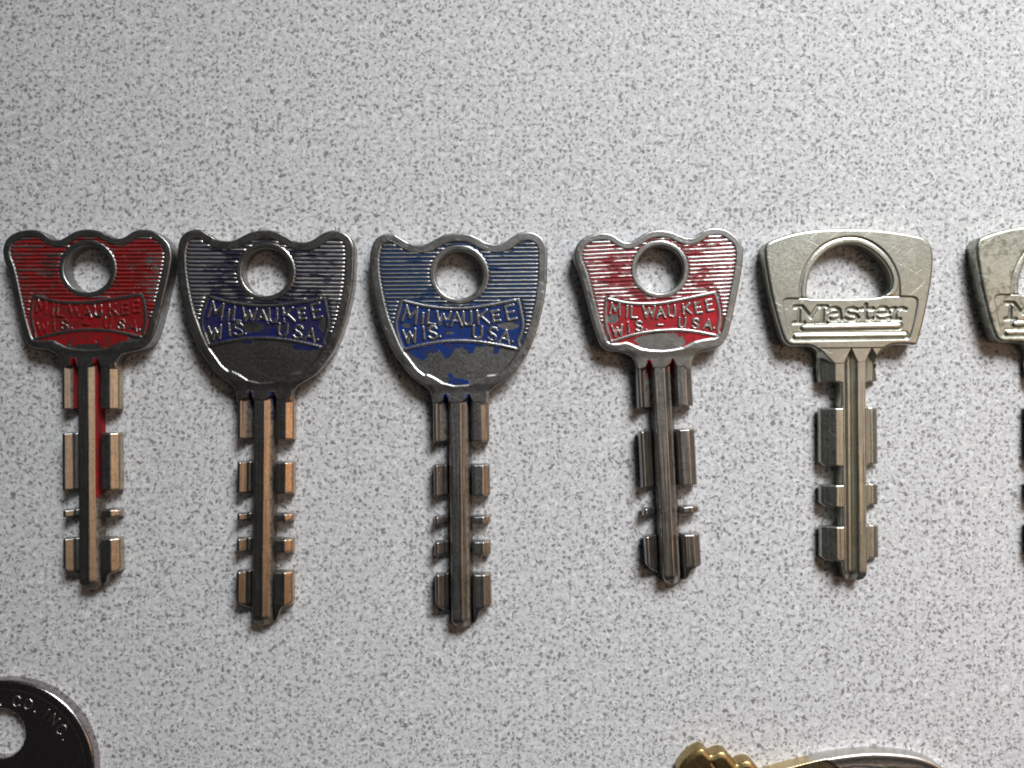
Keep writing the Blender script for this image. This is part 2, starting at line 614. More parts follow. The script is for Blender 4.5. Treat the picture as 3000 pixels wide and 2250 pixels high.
def stroke_letter(name, ch, c, w, h, rot, hw, z0, height, mat, parent, jitter=0.0):
    """one raised letter of round-topped strokes"""
    rng = random.Random((ord(ch) * 7919 + round(c[0] * 100) * 31 + round(c[1] * 100) * 17) & 0xffff)
    cs, sn = math.cos(rot), math.sin(rot)
    lines = []
    for ln in G[ch]:
        o = []
        for (a, b) in ln:
            x, y = a * w + rng.uniform(-jitter, jitter), b * h + rng.uniform(-jitter, jitter)
            o.append((c[0] + x * cs - y * sn, c[1] + x * sn + y * cs))
        lines.append(o)
    segs = line_segs(lines)

    def sdf(X, Y):
        d, qx, qy = seg_dist(X, Y, segs)
        k = np.maximum(d, 1e-9)
        return d - hw, qx + (X - qx) / k * hw, qy + (Y - qy) / k * hw

    def zf(x, y, d):
        t = np.clip(d / hw, 0, 1)
        t = np.clip(t * 2.0, 0, 1)
        z = z0 + height * np.sqrt(np.maximum(0, 1 - (1 - t) ** 2)) * (0.9 + 0.2 * fbm(x * 1.2, y * 1.2, 5))
        return z, {}
    pts = [p for l in lines for p in l]
    return relief(name, sdf, bbox(pts, hw + 0.05), 0.06, zf, z0 - 0.12, mat, parent)


def rib_bar(x0, x1, y, mat, parent, z0, seed, w=0.155, height=0.125):
    """one raised rib, half round, slightly uneven"""
    r = random.Random(seed)
    n = max(3, int((x1 - x0) / 0.45) + 1)
    prof = [(-1.0, -0.25), (-0.85, 0.35), (-0.4, 0.88), (0.05, 1.0), (0.5, 0.85), (0.88, 0.33), (1.0, -0.25)]
    V, F = [], []
    m = len(prof)
    for k in range(n + 1):
        t = k / n
        x = x0 + (x1 - x0) * t
        e = min(1.0, min(x - x0, x1 - x) / 0.5 + 0.7)
        hh = height * e * r.uniform(0.86, 1.08)
        ww = w * (0.7 + 0.3 * e) * r.uniform(0.92, 1.06)
        dy = r.uniform(-0.012, 0.012)
        for (a, b) in prof:
            V.append((x, y + dy + a * ww, z0 + b * hh))
    for k in range(n):
        for j in range(m - 1):
            a = k * m + j
            F.append((a, a + m, a + m + 1, a + 1))
    F.append(tuple(range(m)))
    F.append(tuple(range(n * m + m - 1, n * m - 1, -1)))
    return link_mesh('rib', V, F, mat, parent)


# ------------------------------------------------------------------ bow data of both kinds
KIND = {}
KIND['red'] = dict(
    T=RED_T, raw=red_raw, rest=red_rest, seam=-12.6, ystart=-11.35, hole=2.98, collar=3.62, rim=0.92,
    low=[(230, 1090), (310, 1125), (370, 1142), (420, 1140), (450, 1135), (530, 1120), (570, 1125), (620, 1150), (680, 1175), (760, 1190), (870, 1195),
         (960, 1185), (1050, 1165), (1100, 1140), (1160, 1110), (1240, 1090), (1340, 1075), (1390, 1058), (1440, 1030), (1500, 1000)],
    top_line=[(365, 722), (450, 742), (560, 762), (700, 768), (850, 760), (1000, 733), (1180, 695), (1338, 662)],
    bot_line=[(402, 1112), (520, 1072), (640, 1038), (800, 1012), (960, 1002), (1100, 1006), (1250, 1030), (1392, 1058)],
    left_line=[(365, 722), (352, 810), (350, 900), (366, 990), (402, 1112)],
    right_line=[(1338, 662), (1368, 760), (1384, 860), (1376, 950), (1366, 1000), (1392, 1058)],
    text=[('M', 440, 815, 90, 100, 4), ('I', 545, 838, 10, 95, 3), ('L', 610, 842, 60, 95, 2), ('W', 745, 838, 105, 95, -2),
          ('A', 850, 845, 78, 92, -4), ('U', 950, 830, 70, 92, -6), ('K', 1085, 812, 70, 92, -8),
          ('E', 1188, 800, 60, 88, -10), ('E', 1288, 775, 60, 92, -12),
          ('W', 462, 1010, 90, 92, -9), ('I', 562, 978, 10, 88, -7), ('S', 655, 968, 64, 84, -6), ('.', 722, 990, 10, 20, 0),
          ('-', 850, 955, 60, 20, 0), ('U', 1045, 935, 66, 86, 2), ('S', 1165, 942, 62, 84, 5), ('A', 1275, 950, 74, 84, 8),
          ('.', 1332, 975, 10, 20, 0)])
KIND['blue'] = dict(
    T=BLUE_T, raw=blue_raw, rest=blue_rest, seam=-16.4, ystart=-15.15, hole=3.04, collar=3.72, rim=1.12,
    low=[(170, 800), (205, 880), (250, 960), (290, 1060), (330, 1150), (400, 1240), (460, 1318), (490, 1320), (550, 1312), (610, 1340), (680, 1385), (780, 1410),
         (900, 1400), (970, 1365), (1050, 1322), (1170, 1310), (1260, 1240), (1320, 1125), (1375, 1060), (1420, 980), (1455, 880)],
    top_line=[(335, 690), (430, 712), (540, 735), (680, 752), (815, 756), (960, 745), (1130, 716), (1312, 680)],
    bot_line=[(345, 1102), (470, 1070), (600, 1043), (740, 1028), (880, 1028), (1030, 1042), (1180, 1068), (1328, 1102)],
    left_line=[(335, 690), (300, 810), (284, 900), (310, 1010), (345, 1102)],
    right_line=[(1312, 680), (1338, 800), (1350, 890), (1330, 985), (1312, 1030), (1328, 1102)],
    text=[('M', 405, 805, 112, 128, 12), ('i', 507, 838, 10, 88, 8), ('L', 580, 830, 70, 105, 6), ('W', 682, 838, 112, 105, 3),
          ('A', 792, 846, 92, 105, 0), ('U', 884, 840, 76, 108, -3), ('K', 1012, 828, 92, 108, -6),
          ('E', 1122, 818, 66, 82, -9), ('E', 1245, 790, 82, 112, -13),
          ('W', 402, 988, 104, 105, -9), ('I', 517, 962, 10, 95, -6), ('S', 592, 958, 78, 98, -4), ('.', 655, 965, 10, 60, 0),
          ('U', 968, 955, 84, 98, 3), ('S', 1096, 970, 78, 104, 7), ('A', 1200, 995, 86, 104, 10), ('.', 1262, 1020, 10, 30, 0)])
Z_RIM, Z_FLOOR, Z_BAN = 2.20, 2.07, 2.03


def ell(x, y, T, cx, cy, rx, ry, s, seed, wob=0.5):
    """soft blob mask in trace units"""
    (a, b), = T([(cx, cy)])
    d = np.sqrt(((x - a) / (rx * s)) ** 2 + ((y - b) / (ry * s)) ** 2)
    d = d + (fbm(x * 1.6, y * 1.6, seed) - 0.5) * wob * 2
    return 1 - smooth(0.85, 1.1, d)


def paint_fun(which):
    """enamel left on the recessed floor of each key"""
    def f(x, y, ban, cres, T):
        if which == 'first_red':
            p = np.ones_like(x) * 0.95
            p -= 1.0 * ell(x, y, T, 870, 1165, 130, 34, 0.01415, 3, 0.3)
            p -= 0.8 * ell(x, y, T, 520, 430, 70, 130, 0.01415, 4, 0.5)
            p -= 0.5 * smooth(0.55, 0.75, fbm(x * 0.9, y * 0.9, 8)) * (1 - ban)
            return p
        if which == 'first_blue':
            p = ban * 1.0 + (1 - ban) * (1 - cres) * 0.95
            p -= ban * ell(x, y, T, 720, 935, 95, 45, 0.0152, 5, 0.4)
            p -= ban * ell(x, y, T, 350, 1030, 50, 60, 0.0152, 6, 0.3)
            p -= ban * ell(x, y, T, 1310, 900, 40, 60, 0.0152, 6, 0.3)
            p += cres * ell(x, y, T, 1190, 1085, 150, 34, 0.0152, 7, 0.35)
            p += cres * ell(x, y, T, 670, 1050, 45, 24, 0.0152, 9, 0.3)
            return p
        if which == 'second_blue':
            bx = [p[0] for p in T([(v, 1100) for v in (380, 420, 470, 520, 560, 600, 650, 700, 730, 770, 800, 850, 905, 940, 970, 1020, 1100, 1120, 1145, 1165, 1190)])]
            bd = [1080, 1150, 1205, 1205, 1130, 1150, 1125, 1185, 1185, 1140, 1110, 1105, 1150, 1155, 1110, 1090, 1100, 1165, 1170, 1130, 1060]
            x = x + (fbm(x * 1.1, y * 1.1, 51) - 0.5) * 0.9
            yb = np.interp(x, bx, [-(v - 470) * 0.0152 for v in bd])
            c = smooth(-0.10, 0.10, y - yb - 0.38 + (fbm(x * 2.5, y * 2.5, 2) - 0.5) * 0.7)
            c = np.maximum(c, ell(x, y, T, 820, 1380, 120, 40, 0.0152, 12, 0.5))
            c = np.maximum(c, ell(x, y, T, 1195, 1275, 30, 22, 0.0152, 12, 0.4))
            c = np.maximum(c, ell(x, y, T, 745, 1320, 35, 22, 0.0152, 14, 0.5))
            p = np.where(cres > 0.5, c, 1.0)
            p -= ban * ell(x, y, T, 1225, 900, 95, 34, 0.0152, 3, 0.3)
            p -= ban * ell(x, y, T, 380, 895, 26, 18, 0.0152, 3, 0.3)
            p -= ban * ell(x, y, T, 735, 960, 26, 14, 0.0152, 3, 0.3)
            return p
        p = np.ones_like(x)
        p -= cres * ell(x, y, T, 850, 1110, 230, 95, 0.01415, 31, 0.25)
        p -= (1 - ban) * (1 - cres) * 0.45 * smooth(0.56, 0.70, fbm(x * 0.7, y * 1.2, 40))
        p -= ban * 0.9 * ell(x, y, T, 420, 900, 55, 45, 0.01415, 5, 0.4)
        return p
    return f


def crowned_key(kind, which, name, loc, rz, label, bits, tip, mats, group_paint):
    K = KIND[kind]
    T = K['T']
    root = empty(name, (loc[0], loc[1], 0), rz)
    P, Q = bow_outline(T, K['raw'], K['rest'], K['seam'])
    na = 56
    holeloop = [(K['hole'] * math.cos(2 * math.pi * k / na), K['hole'] * math.sin(2 * math.pi * k / na)) for k in range(na)]
    low = sorted(T(K['low']))
    lowx, lowy = [p[0] for p in low], [p[1] for p in low]
    tl, bl = T(K['top_line']), T(K['bot_line'])
    ll, rl = T(K['left_line']), T(K['right_line'])
    banner = smooth_loop(tl, 4, False) + smooth_loop(rl, 4, False)[1:] + smooth_loop(bl, 4, False)[::-1][1:] + smooth_loop(ll, 4, False)[::-1][1:-1]
    frame = line_segs([smooth_loop(tl, 4, False), smooth_loop(bl, 4, False), smooth_loop(ll, 4, False), smooth_loop(rl, 4, False)])
    botx, boty = [p[0] for p in bl], [p[1] for p in bl]
    pf = paint_fun(which)
    ys = K['ystart']

    def fields(x, y):
        so, _, _ = poly_sd(x, y, [Q])
        rr = np.hypot(x, y)
        dist_rec = np.minimum(-so - K['rim'], rr - K['collar'])
        lowc = np.interp(x, lowx, lowy, left=lowy[0], right=lowy[-1])
        dist_rec = np.minimum(dist_rec, (y - lowc) * 0.85)
        fields.low = (y - lowc) * 0.85
        bsd, _, _ = poly_sd(x, y, [banner])
        fd, _, _ = seg_dist(x, y, frame)
        return so, rr, dist_rec, bsd, fd

    def zf(x, y, d):
        so, rr, rec, bsd, fd = fields(x, y)
        z = np.full_like(x, Z_RIM)
        z -= 0.02 * (1 - smooth(0.0, 0.9, rr - K['hole'] - 0.1))
        floor = np.where(bsd < 0, Z_BAN, Z_FLOOR)
        t = smooth(-0.05, 0.13, np.minimum(-so - K['rim'], rr - K['collar'])) * smooth(-0.07, 0.14, fields.low)
        z = z * (1 - t) + floor * t
        side = np.where(np.abs(x) > max(botx) - 0.55, 0.09, 0.15)
        rid = side * np.sqrt(np.maximum(0, 1 - np.clip(fd / 0.27, 0, 1) ** 2))
        z = np.maximum(z, np.where((rec > -0.1) & (fd < 0.27), Z_FLOOR - 0.03 + rid, 0))
        z += (fbm(x * 0.6, y * 0.6, 3) - 0.5) * 0.02 + (fbm(x * 3, y * 3, 9) - 0.5) * 0.008
        z = np.minimum(z, neck_z(x, y, ys, FULL_X, FULL_Z, 2.10))
        # nothing above the neck's flat height where the bow runs into the blade
        z = np.minimum(z, 2.10 + 0.12 * smooth(ys, ys + 1.6, y) + np.where(y > ys + 1.6, 1, 0))
        z -= 0.05 * smooth(0.55, 0.75, fbm(x * 0.55, y * 0.55, 33)) * smooth(0.7, 0.2, -so)
        z -= round_edge(np.maximum(-so, 0), 0.22)
        z -= round_edge(np.maximum(rr - K['hole'], 0), 0.22)
        ban = (bsd < 0).astype(float)
        cres = ((bsd > 0) & (y < np.interp(x, botx, boty)) & (x > min(botx) - 0.1) & (x < max(botx) + 0.1)).astype(float)
        paint = pf(x, y, ban, cres, T) * smooth(0.06, 0.2, rec) * smooth(0.16, 0.25, fd + 0.02)
        # enamel run down into the tops of the blade grooves
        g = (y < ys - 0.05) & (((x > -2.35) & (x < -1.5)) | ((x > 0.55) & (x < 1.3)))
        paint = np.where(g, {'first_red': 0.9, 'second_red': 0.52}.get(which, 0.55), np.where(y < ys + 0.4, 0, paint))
        wear_reflect = np.interp(x, WEAR_REFLECT_X, WEAR_REFLECT_V) * smooth(0, 0.9, ys - 0.3 - y)
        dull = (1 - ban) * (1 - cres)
        return z, {'paint': paint, 'wear_reflect': wear_reflect, 'grime_shade': g * 0.6, 'dull': dull}  # groove tops darkened by painted shade and dirt together

    loops = [P, holeloop]
    bow = relief('bow', lambda X, Y: poly_sd(X, Y, loops), bbox(P), 0.085, zf, 0.0, mats['body'], root)

    # ribs
    r = random.Random(which)
    yy = K['top'] if 'top' in K else 6.0
    pitch = 0.50 if kind == 'red' else 0.515
    y = 5.35
    xs = np.arange(-12, 12, 0.03)
    seed = 0
    ymin = min(p[1] for p in bl) - 0.2
    while y > ymin:
        so, rr, rec, bsd, fd = fields(xs, np.full_like(xs, y))
        ok = (rec > 0.02) & (bsd > 0.30) & ~((y < np.interp(xs, botx, boty)) & (np.abs(xs) < max(botx)))
        ok &= ~((bsd < 0.30))
        k = 0
        idx = np.nonzero(ok)[0]
        if len(idx):
            cuts = np.nonzero(np.diff(idx) > 1)[0]
            st = [idx[0]] + [idx[c + 1] for c in cuts]
            en = [idx[c] for c in cuts] + [idx[-1]]
            for a, b in zip(st, en):
                if xs[b] - xs[a] > 0.35:
                    seed += 1
                    rib_bar(xs[a] - 0.10, xs[b] + 0.10, y, mats['rib'], bow, Z_FLOOR, hash((len(which), seed)))
        y -= pitch
    # letters
    s = 0.01415 if kind == 'red' else 0.0152
    for (ch, cx, cy, w, h, rdeg) in K['text']:
        (a, b), = T([(cx, cy)])
        base_rot = rad(3.1 if kind == 'red' else 0.66)
        hw = 0.19 if kind == 'red' else 0.22
        if ch == '-':
            hw = 0.14
        stroke_letter('letter', ch, (a, b), max(0.05, w * s * 1.06 - 0.3 * hw), max(0.05, h * s * 1.08 - 0.3 * hw), -rad(rdeg) - base_rot, hw, Z_BAN - 0.02,
                      0.15, mats['letter'], bow, 0.012)

    # blade: first full-width length, then the shaft
    e1 = bits[0]
    seam = K['seam']
    outline = [(-3.58, seam), (3.58, seam), (3.60, e1), (1.24, e1 + 0.05), (1.24, tip + 1.3), (1.08, tip + 0.35),
               (0.75, tip), (-0.55, tip + 0.02), (-1.15, tip + 0.35), (-1.5, tip + 1.0), (-1.66, tip + 1.9), (-1.66, tip + 2.9),
               (-1.66, e1 + 0.03), (-3.62, e1 + 0.03)]
    ext = [(-3.58, seam + 5), (3.58, seam + 5)] + outline[2:]

    def zb(x, y, d):
        so, _, _ = poly_sd(x, y, [ext])
        top = neck_z(x, y, ys, FULL_X, FULL_Z, 2.10)
        sh = np.interp(x, SHAFT_X, SHAFT_Z)
        z = np.where(y > e1 - 0.02, top, sh)
        z -= 0.55 * smooth(tip + 1.5, tip, y) ** 2
        z += (fbm(x * 1.2, y * 0.7, 4) - 0.5) * 0.02 + (fbm(x * 5.5, y * 0.12, 41) - 0.5) * 0.06 * (y < ys - 1.2)
        z -= round_edge(np.maximum(-so, 0), 0.16)
        gl = 0.9 if which == 'first_red' else 0.5
        run = {'first_red': -29.5, 'first_blue': -19.5, 'second_blue': -17.2, 'second_red': -14.2}[which]
        g = ((x > -2.35) & (x < -1.5) & (y > e1)) | ((x > 0.62) & (x < 1.3))
        grime_shade = (((x > -2.6) & (x < -1.45)) | ((x > 0.55) & (x < 1.5))) * smooth(0.05, 0.45, fbm(x * 1.3, y * 0.4, 16))  # groove shade painted in along with streaky brown dirt
        paint = g * gl * smooth(run - 1.2, run + 1.2, y + (fbm(x * 1.5, y * 0.8, 6) - 0.5) * 3)
        wear_reflect = np.interp(x, WEAR_REFLECT_X, WEAR_REFLECT_V) * np.where(y > e1 - 0.02, 1, ((x > -0.2) & (x < 0.9)))
        return z, {'paint': paint, 'wear_reflect': wear_reflect, 'grime_shade': grime_shade}
    blade = relief('blade', lambda X, Y: poly_sd(X, Y, [outline]), bbox(outline), 0.08, zb, 0.35, mats['body'], root)

    # bits left between the cuts
    for k, (y0, y1) in enumerate(bits[1:]):
        last = k == len(bits) - 2
        small = abs(y1 - y0) < 1.3
        for side in (-1, 1):
            if side > 0:
                o = [(1.10, y0), (3.60, y0 - 0.04), (3.62, y1 + (0.5 if last else 0.03)), (3.45 if last else 3.60, y1), (1.10, y1)]
                if last:
                    o = [(1.10, y0), (3.60, y0 - 0.04), (3.66, y1 + 0.5), (3.52, y1 + 0.05), (3.2, y1 - 0.05), (2.5, y1 - 0.18),
                         (2.15, y1 - 0.6), (1.9, y1 - 1.3), (1.45, tip + 0.4), (1.10, tip + 0.3)]
                if small:
                    o = [(1.10, y0 - 0.05), (2.2, y0 + 0.02), (3.0, y0), (3.62, y0 - 0.1), (3.60, y1 + 0.10), (2.7, y1), (1.10, y1 + 0.05)]
            else:
                o = [(-3.60, y0 - 0.03), (-1.72, y0), (-1.72, y1), (-3.62, y1)]
                if last:
                    o = [(-3.60, y0 - 0.03), (-1.72, y0), (-1.72, y1 - 1.0), (-2.4, y1 - 0.5), (-3.1, y1 + 0.15), (-3.55, y1 + 0.7)]
            if small:
                o = [(a, b) for a, b in o]

            def zbit(x, y, d, o=o, y1=y1, last=last, small=small):
                z = np.interp(x, BIT_X, BIT_Z)
                if small:
                    z = z - 0.06
                if last:
                    z = z - 0.5 * smooth(y1 + 0.3, y1 - 1.6, y)
                z = z + (fbm(x * 1.5, y * 1.0, 14) - 0.5) * 0.02 + (fbm(x * 5.5, y * 0.12, 41) - 0.5) * 0.06
                z = z - round_edge(d, 0.2)
                return z, {'paint': np.zeros_like(x), 'wear_reflect': np.interp(x, WEAR_REFLECT_X, WEAR_REFLECT_V)}
            lp = [o]
            relief('bit', lambda X, Y, lp=lp: poly_sd(X, Y, lp), bbox(o), 0.09, zbit, 0.40, mats['body'], blade)
    tag(root, label, 'key', group_paint)
    return root


def key_mats(tagname, col, dark, rough, paint, bare, letter_bare, seed, wear_reflect, dull, shine):
    return dict(
        body=metal('plated_metal_' + tagname, col, dark, rough, 0.75, paint=paint, wear_reflect=wear_reflect, seed=seed, grime_shade=True, dull=dull),
        rib=metal('rib_metal_' + tagname, tuple(min(1, c * shine) for c in col), tuple(c * shine * 0.8 for c in dark), 0.36, 0.7, paint=dull, rib_bare=bare, seed=seed + 3),
        letter=metal('letter_metal_' + tagname, col, dark, 0.30, 0.5, paint=paint, rib_bare=letter_bare, seed=seed + 5))


RED_A, RED_B = (0.25, 0.004, 0.007), (0.46, 0.014, 0.024)
BLUE_A, BLUE_B = (0.004, 0.008, 0.085), (0.003, 0.030, 0.18)
BITS_RED = [-17.6, (-20.5, -27.75), (-30.4, -31.35), (-33.95, -38.2)]
BITS_RED1 = [-17.95, (-20.95, -28.3), (-30.8, -31.75), (-34.45, -38.75)]
BITS_BLUE = [-21.35, (-24.25, -28.3), (-30.9, -31.85), (-34.1, -35.85), (-38.3, -42.6)]

crowned_key('red', 'first_red', 'crowned_key', (-54.1, 14.7), rad(0.35),
            'crowned key with dark dull rim and deep red enamel, leftmost in the row', BITS_RED1, -41.0,
            key_mats('deep_red', (0.36, 0.36, 0.355), NICKEL_D, 0.31, RED_A, 0.16, 0.30, 1, (0.62, 0.50, 0.36), (0.23, 0.010, 0.011), 1.5), 'crowned keys with enamelled bows')
crowned_key('blue', 'first_blue', 'crowned_key', (-31.4, 14.3), rad(-0.5),
            'dark crowned key with navy banner and bare crescent, touching the leftmost red key', BITS_BLUE, -45.2,
            key_mats('navy', (0.38, 0.37, 0.35), NICKEL_D, 0.28, BLUE_A, 0.47, 0.85, 2, (0.68, 0.47, 0.30), (0.010, 0.012, 0.034), 1.9), 'crowned keys with enamelled bows')
crowned_key('blue', 'second_blue', 'crowned_key', (-6.74, 13.95), rad(0.66),
            'crowned key with blue striped bow and flaking blue patch under its banner', BITS_BLUE, -45.2,
            key_mats('blue', NICKEL, NICKEL_D, 0.31, BLUE_B, 0.72, 0.95, 3, (0.52, 0.44, 0.36), (0.009, 0.040, 0.12), 0.9), 'crowned keys with enamelled bows')
crowned_key('red', 'second_red', 'crowned_key', (18.84, 14.6), rad(2.8),
            'bright crowned key with red striped bow, tilted, beside the plain silver key', BITS_RED, -40.3,
            key_mats('bright_red', NICKEL, NICKEL_D, 0.30, RED_B, 0.54, 0.92, 4, (0.48, 0.43, 0.38), (0.30, 0.022, 0.03), 1.7), 'crowned keys with enamelled bows')

# ------------------------------------------------------------------ plain silver keys with a sunk padlock drawing
LOCK_T = unit(850, 690, 0.01467, rad(-0.3))
W7 = lambda pts: [((2260 + 0.208 * X - 2487) * 0.04347, -(850 + 0.208 * Y - 873) * 0.04347) for X, Y in pts]

lock_out_a = [(118, 262), (130, 225), (165, 192), (300, 142), (450, 107), (600, 90), (760, 82), (930, 83), (1100, 92), (1250, 110),
              (1400, 136), (1495, 160), (1555, 208), (1584, 280), (1590, 380), (1577, 520), (1550, 680), (1515, 850), (1480, 985),
              (1452, 1080), (1425, 1102), (1380, 1098), (1300, 1096), (1220, 1104), (1162, 1130), (1122, 1172), (1104, 1215)]
lock_out_b = [(608, 1215), (590, 1160), (550, 1122), (500, 1108), (430, 1106), (355, 1105), (310, 1085), (280, 1040), (240, 920),
              (205, 790), (170, 640), (142, 480), (122, 350)]
lock_hole = LOCK_T(smooth_loop([(490, 640), (500, 540), (530, 440), (580, 360), (650, 290), (740, 240), (850, 215), (960, 228), (1060, 282),
                                (1150, 362), (1208, 450), (1232, 530), (1228, 590), (1200, 640), (1150, 668), (1085, 682), (900, 690),
                                (700, 690), (540, 690), (500, 680)], 3))
lock_arc = LOCK_T(smooth_loop([(418, 700), (420, 590), (448, 460), (510, 340), (600, 240), (715, 178), (850, 152), (980, 168), (1090, 222), (1185, 305),
                               (1252, 412), (1290, 520), (1300, 640), (1300, 700)], 4, False))
lock_body = W7([(160, 150), (195, 112), (260, 103), (480, 106), (1000, 100), (1720, 88), (1960, 92), (2040, 112), (2066, 160), (2050, 290), (2010, 470),
                (1962, 640), (1930, 692), (1860, 700), (1200, 706), (420, 712), (290, 704), (252, 670), (215, 480), (172, 250)])
lock_body = smooth_loop(lock_body, 3)
# letters sunk in the padlock body
MST = [
    [(330, 222), (440, 222), (560, 370), (660, 222), (790, 222)], [(400, 225), (392, 448)], [(315, 450), (470, 450)],
    [(735, 225), (725, 448)], [(630, 450), (790, 448)],
    [(800, 285), (850, 250), (920, 248), (965, 275), (975, 330), (978, 400), (1010, 415)],
    [(970, 325), (880, 322), (815, 352), (815, 395), (860, 420), (930, 410), (975, 380)],
    [(1215, 270), (1150, 250), (1080, 262), (1065, 305), (1120, 335), (1200, 350), (1228, 388), (1180, 420), (1100, 420), (1045, 395)],
    [(1340, 200), (1335, 350), (1350, 405), (1400, 418), (1440, 395)], [(1270, 262), (1440, 260)],
    [(1480, 330), (1665, 325), (1660, 280), (1610, 248), (1540, 250), (1490, 285), (1475, 340), (1500, 395), (1560, 418), (1620, 415), (1670, 388)],
    [(1700, 262), (1755, 258), (1752, 410)], [(1695, 414), (1820, 414)], [(1755, 320), (1790, 270), (1850, 252), (1900, 272)],
]
MST = line_segs([W7(l) for l in MST])
BAR1 = line_segs([W7([(455, 522), (1790, 510)])])
BAR2 = line_segs([W7([(345, 645), (1880, 640)])])
LSH = 0.38
LP_X = [v + 0.38 for v in [-3.90, -3.62, -2.30, -2.12, -1.00, -0.45, -0.30, 0.10, 0.60, 0.70, 1.70, 2.05, 2.42, 3.00, 3.90]]
LP_Z = [1.05, 1.32, 1.98, 2.08, 2.08, 1.72, 1.30, 1.26, 2.00, 2.09, 2.09, 1.74, 1.08, 1.12, 0.62]


def lock_key_meshes(root, mat, full=True):
    seam, ys = -8.4, -6.35
    a = smooth_loop(LOCK_T(lock_out_a), 4, False)
    b = smooth_loop(LOCK_T(lock_out_b), 4, False)
    P = a + [(3.82, seam), (-3.66, seam)] + b
    Q = a + [(3.82, seam - 6), (-3.66, seam - 6)] + b
    hole = lock_hole
    arcpoly = lock_arc
    cx, = [0.0]

    def zf(x, y, d):
        so, _, _ = poly_sd(x, y, [Q])
        sh, _, _ = poly_sd(x, y, [hole])
        sa, _, _ = poly_sd(x, y, [arcpoly])
        sb, _, _ = poly_sd(x, y, [lock_body])
        z = np.full_like(x, 2.22)
        sunk = np.minimum(sa, sb)
        z -= 0.17 * smooth(0.07, -0.12, sunk)
        # thin cut line between shackle and body
        z -= 0.05 * (smooth(0.16, 0.0, np.abs(sb)) * (sa < 0))
        z += 0.15 * smooth(0.0, 0.25, -sa) * smooth(0.55, 0.25, np.abs(np.maximum(sh, 0) - 0.30)) * (sb > 0.1) * 0.5
        dm, _, _ = seg_dist(x, y, MST)
        inb = sb < -0.05
        z -= inb * 0.26 * np.sqrt(np.maximum(0, 1 - np.clip(dm / 0.23, 0, 1) ** 2))
        for BR, hw in ((BAR1, 0.40), (BAR2, 0.36)):
            db, _, _ = seg_dist(x, y, BR)
            z += inb * 0.22 * np.sqrt(np.maximum(0, 1 - np.clip(db / hw, 0, 1) ** 2)) - inb * 0.07 * smooth(0.22, 0.0, np.abs(db - hw - 0.05))
        z += (fbm(x * 0.5, y * 0.5, 13) - 0.5) * 0.02 + (fbm(x * 2.5, y * 2.5, 19) - 0.5) * 0.006
        z = np.minimum(z, neck_z(x, y, ys, LP_X, LP_Z, 2.12, 1.15))
        z -= round_edge(np.maximum(-so, 0), 0.42)
        z -= round_edge(np.maximum(sh, 0), 0.28)
        grime_shade = 0.55 * inb * smooth(0.26, 0.05, dm) + 0.35 * smooth(0.2, 0.0, np.abs(sunk)) * (y < 6)
        return z, {'wear_reflect': np.zeros_like(x), 'grime_shade': grime_shade}
    bow = relief('bow', lambda X, Y: poly_sd(X, Y, [P, hole]), bbox(P), 0.075, zf, 0.0, mat, root)
    e1, tip = -10.72, -36.15
    outline = [(-3.66, seam), (3.82, seam), (3.85, e1 + 0.05), (1.86, e1), (1.84, tip + 1.9), (1.78, tip + 0.8), (1.45, tip + 0.15), (0.9, tip),
               (-0.6, tip + 0.05), (-1.15, tip + 0.9), (-1.4, tip + 1.9), (-1.46, tip + 2.6), (-1.46, e1 - 0.1), (-1.6, e1 + 0.02), (-3.80, e1 + 0.05)]
    outline = outline[:2] + [(a + LSH, b) for a, b in outline[2:]]
    ext = [(-3.66, seam + 5), (3.82, seam + 5)] + outline[2:]
    SX = [v + LSH for v in [-2.8, -1.52, -1.38, -1.0, -0.45, -0.30, 0.10, 0.60, 0.70, 1.62, 1.86]]
    SZ = [0.30, 0.30, 2.00, 2.08, 1.72, 1.30, 1.26, 2.00, 2.09, 2.09, 1.78]

    def zb(x, y, d):
        so, _, _ = poly_sd(x, y, [ext])
        top = neck_z(x, y, ys, LP_X, LP_Z, 2.12, 1.15)
        z = np.where(y > e1 - 0.02, top, np.interp(x, SX, SZ))
        z -= 0.5 * smooth(tip + 1.6, tip, y) ** 2
        z += (fbm(x * 1.2, y * 0.7, 24) - 0.5) * 0.02 + (fbm(x * 5.5, y * 0.12, 43) - 0.5) * 0.05 * (y < e1)
        z -= round_edge(np.maximum(-so, 0), 0.14)
        return z, {'wear_reflect': np.zeros_like(x)}
    blade = relief('blade', lambda X, Y: poly_sd(X, Y, [outline]), bbox(outline), 0.08, zb, 0.30, mat, root)
    for (y0, y1) in ((-14.0, -21.35), (-23.85, -26.6), (-29.15, -33.45)):
        for side in (-1, 1):
            o = [(-3.82, y0 - 0.05), (-1.06, y0 - 0.0), (-1.06, y1 - 0.12), (-1.7, y1 - 0.18), (-2.25, y1), (-2.5, y1 - 0.1), (-3.3, y1 - 0.05), (-3.85, y1 + 0.35)]
            if side > 0:
                o = [(1.60, y0 + 0.1), (2.3, y0 + 0.12), (3.86, y0 - 0.15), (3.88, y1), (2.5, y1), (1.60, y1)]

            o = [(a + LSH, b) for a, b in o]

            def zbit(x, y, d):
                z = np.interp(x, LP_X, LP_Z) + 0.012
                z = z + (fbm(x * 1.5, y * 1.0, 14) - 0.5) * 0.02 + (fbm(x * 5.5, y * 0.12, 43) - 0.5) * 0.05
                z = z - round_edge(d, 0.18)
                return z, {'wear_reflect': np.zeros_like(x)}
            relief('bit', lambda X, Y, o=o: poly_sd(X, Y, [o]), bbox(o), 0.09, zbit, 0.42, mat, blade)
    return bow, blade


